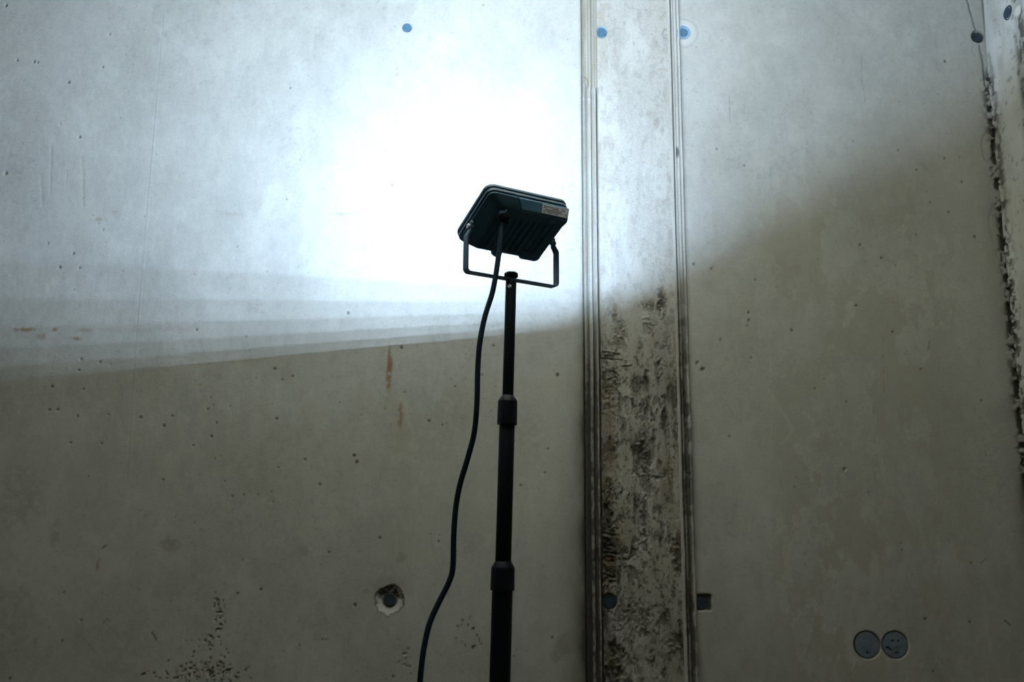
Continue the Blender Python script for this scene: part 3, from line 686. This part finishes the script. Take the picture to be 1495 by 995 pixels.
# cable: out of the gland, down in front of the bracket, to the floor and away
g_end = MW @ (gl_p + g_ax*.020)
cp = [(732,331,2.112),(730.5,350,2.100),(728,372,2.092),(724,400,2.085),(718.5,428,2.08),(708,462,2.075),(700.5,500,2.07),(697.5,540,2.07),(696.5,585,2.07),(692.5,630,2.075),(683,668,2.08),
      (672,705,2.085),(665.5,740,2.09),(662.5,780,2.09),(661,828,2.09),(655,850,2.09),(640,880,2.085),(627,910,2.08),(619,945,2.075),(615,975,2.07),(613,998,2.07)]
pts = [MW @ (gl_p + g_ax*.010), g_end] + [at(a, b_, c) for a, b_, c in cp]
e = Vector(pts[-1])
pts += [e+Vector((-.006, .0, -.10)), e+Vector((-.01, -.01, -.35)), Vector((e.x-.03, e.y-.03, .22)), Vector((e.x-.09, e.y-.08, .035)), Vector((e.x-.24, e.y-.16, .0065)), Vector((e.x-.6, e.y-.2, .0065)), Vector((e.x-1.2, e.y-.5, .0065)), Vector((e.x-2.0, e.y-.6, .0065))]
bm = bmesh.new(); tube(bm, smooth_path([Vector(p)-PIV for p in pts], 8), .0058, 16)
obj('power_cable', bm, M_CABLE, lamp, autos=None)

# ------------------------------------------------------------------ telescopic tripod stand
top = PIV + Vector((0, 0, -DROP-.0018)); top = Vector(at(746.2, 405.5, top.y)); top.z = PIV.z-DROP-.0018
low = Vector(at(729.8, 992, 2.19)); ax = (low-top).normalized()
base = top + ax*(top.z/(-ax.z))
stand = tag(empty('light_stand', base), 'black telescopic pole stand with two clamp collars, holding up the floodlight', 'light stand')
def along(py, px): 
    d = ray(px, py); t_ = (2.19-EYE[1])/d[1]; return (Vector(EYE+d*t_)-top).dot(ax)
s1, s2 = along(582, 741), along(826, 734)
e1, e2 = along(619.5, 740), along(861, 733)
rel = top-base
def sec(name, a, b_, r, mat=M_POLE, n=40):
    bm = bmesh.new(); lathe(bm, rel+ax*a, ax, [(0, r*.96), (.001, r), (b_-a-.001, r), (b_-a, r*.96)], n); return obj(name, bm, mat, stand)
Ltot = (base-top).length
sec('upper_tube', 0, s1+.03, .0124)
sec('middle_tube', s1+.012, s2+.03, .0172)
sec('lower_tube', s2+.012, Ltot-.16, .0222)
def fl(i, k, r): return r*(1-.035*(1 if k % 6 < 2 else 0)) if 1 < i < 5 else r
def collar(a, b_, r, ri):
    ln = b_-a
    bm = bmesh.new(); lathe(bm, rel+ax*a, ax, [(-.002, ri+.001), (0, ri+.002), (.010, r*.97), (.013, r), (ln-.004, r*1.02), (ln, r*1.02), (ln, ri+.003)], 48, fl); return obj('clamp_collar', bm, M_COLLAR, stand, autos=25)
collar(s1-.006, e1, .0220, .0124); collar(s2-.008, e2, .0258, .0172)
# knob on top of the bracket, with its stud
bm = bmesh.new()
kb = rel + Vector((0, 0, .0045))
lathe(bm, rel+Vector((0, 0, -.002)), (0, 0, 1), [(0, .0095), (.0110, .0095)], 24)
lathe(bm, rel+Vector((0, 0, .0070)), (0, 0, 1), [(0, .0130), (.0015, .0160), (.0085, .0160), (.0115, .0135), (.0120, .0060), (.0120, 0)], 36, lambda i, k, r: r*(1-.10*(k % 6 in (0, 1))) if 0 < i < 4 else r)
obj('clamp_knob', bm, M_COLLAR, stand, autos=30)
sp = rel + ax*.0165
fr = Vector((EYE[0]-top.x-.62, EYE[1]-top.y, 0)).normalized()
bm = bmesh.new(); lathe(bm, sp+fr*.0110, fr, [(0, .0042), (.0026, .0042), (.0034, .0034), (.0034, .0019), (.0022, .0017), (.0022, 0)], 16)
o = obj('tube_screw', bm, M_SCREW, stand); o['label'] = 'bright round head screw'
# tripod below the frame
hub = Vector((0, 0, .62)) + (rel*(.62/rel.z) - Vector((0, 0, .62)))*1.0
hub = rel*(.62/rel.z); hub2 = rel*(.24/rel.z)
for nm, q, hh in (('leg_hub', hub, .05), ('brace_hub', hub2, .04)):
    bm = bmesh.new(); lathe(bm, q+Vector((0, 0, -hh/2)), (0, 0, 1), [(0, .028), (.004, .031), (hh-.004, .031), (hh, .028)], 30); obj(nm, bm, M_COLLAR, stand)
for k in range(3):
    a = math.radians(25+120*k); d = Vector((math.cos(a), math.sin(a), 0))
    ft = Vector((d.x*.52, d.y*.52, .018)); st = hub+d*.030
    bm = bmesh.new(); tube(bm, [st, ft], .0105, 16); lg = obj('leg', bm, M_POLE, stand, autos=40)
    bm = bmesh.new(); lathe(bm, Vector((ft.x, ft.y, .0)), (0, 0, 1), [(0, .016), (.004, .018), (.026, .0155), (.032, .012)], 20); obj('rubber_foot', bm, M_COLLAR, lg)
    bm = bmesh.new(); mid = st.lerp(ft, .52); tube(bm, [hub2+d*.028, mid], .007, 12); obj('brace', bm, M_POLE, stand, autos=40)
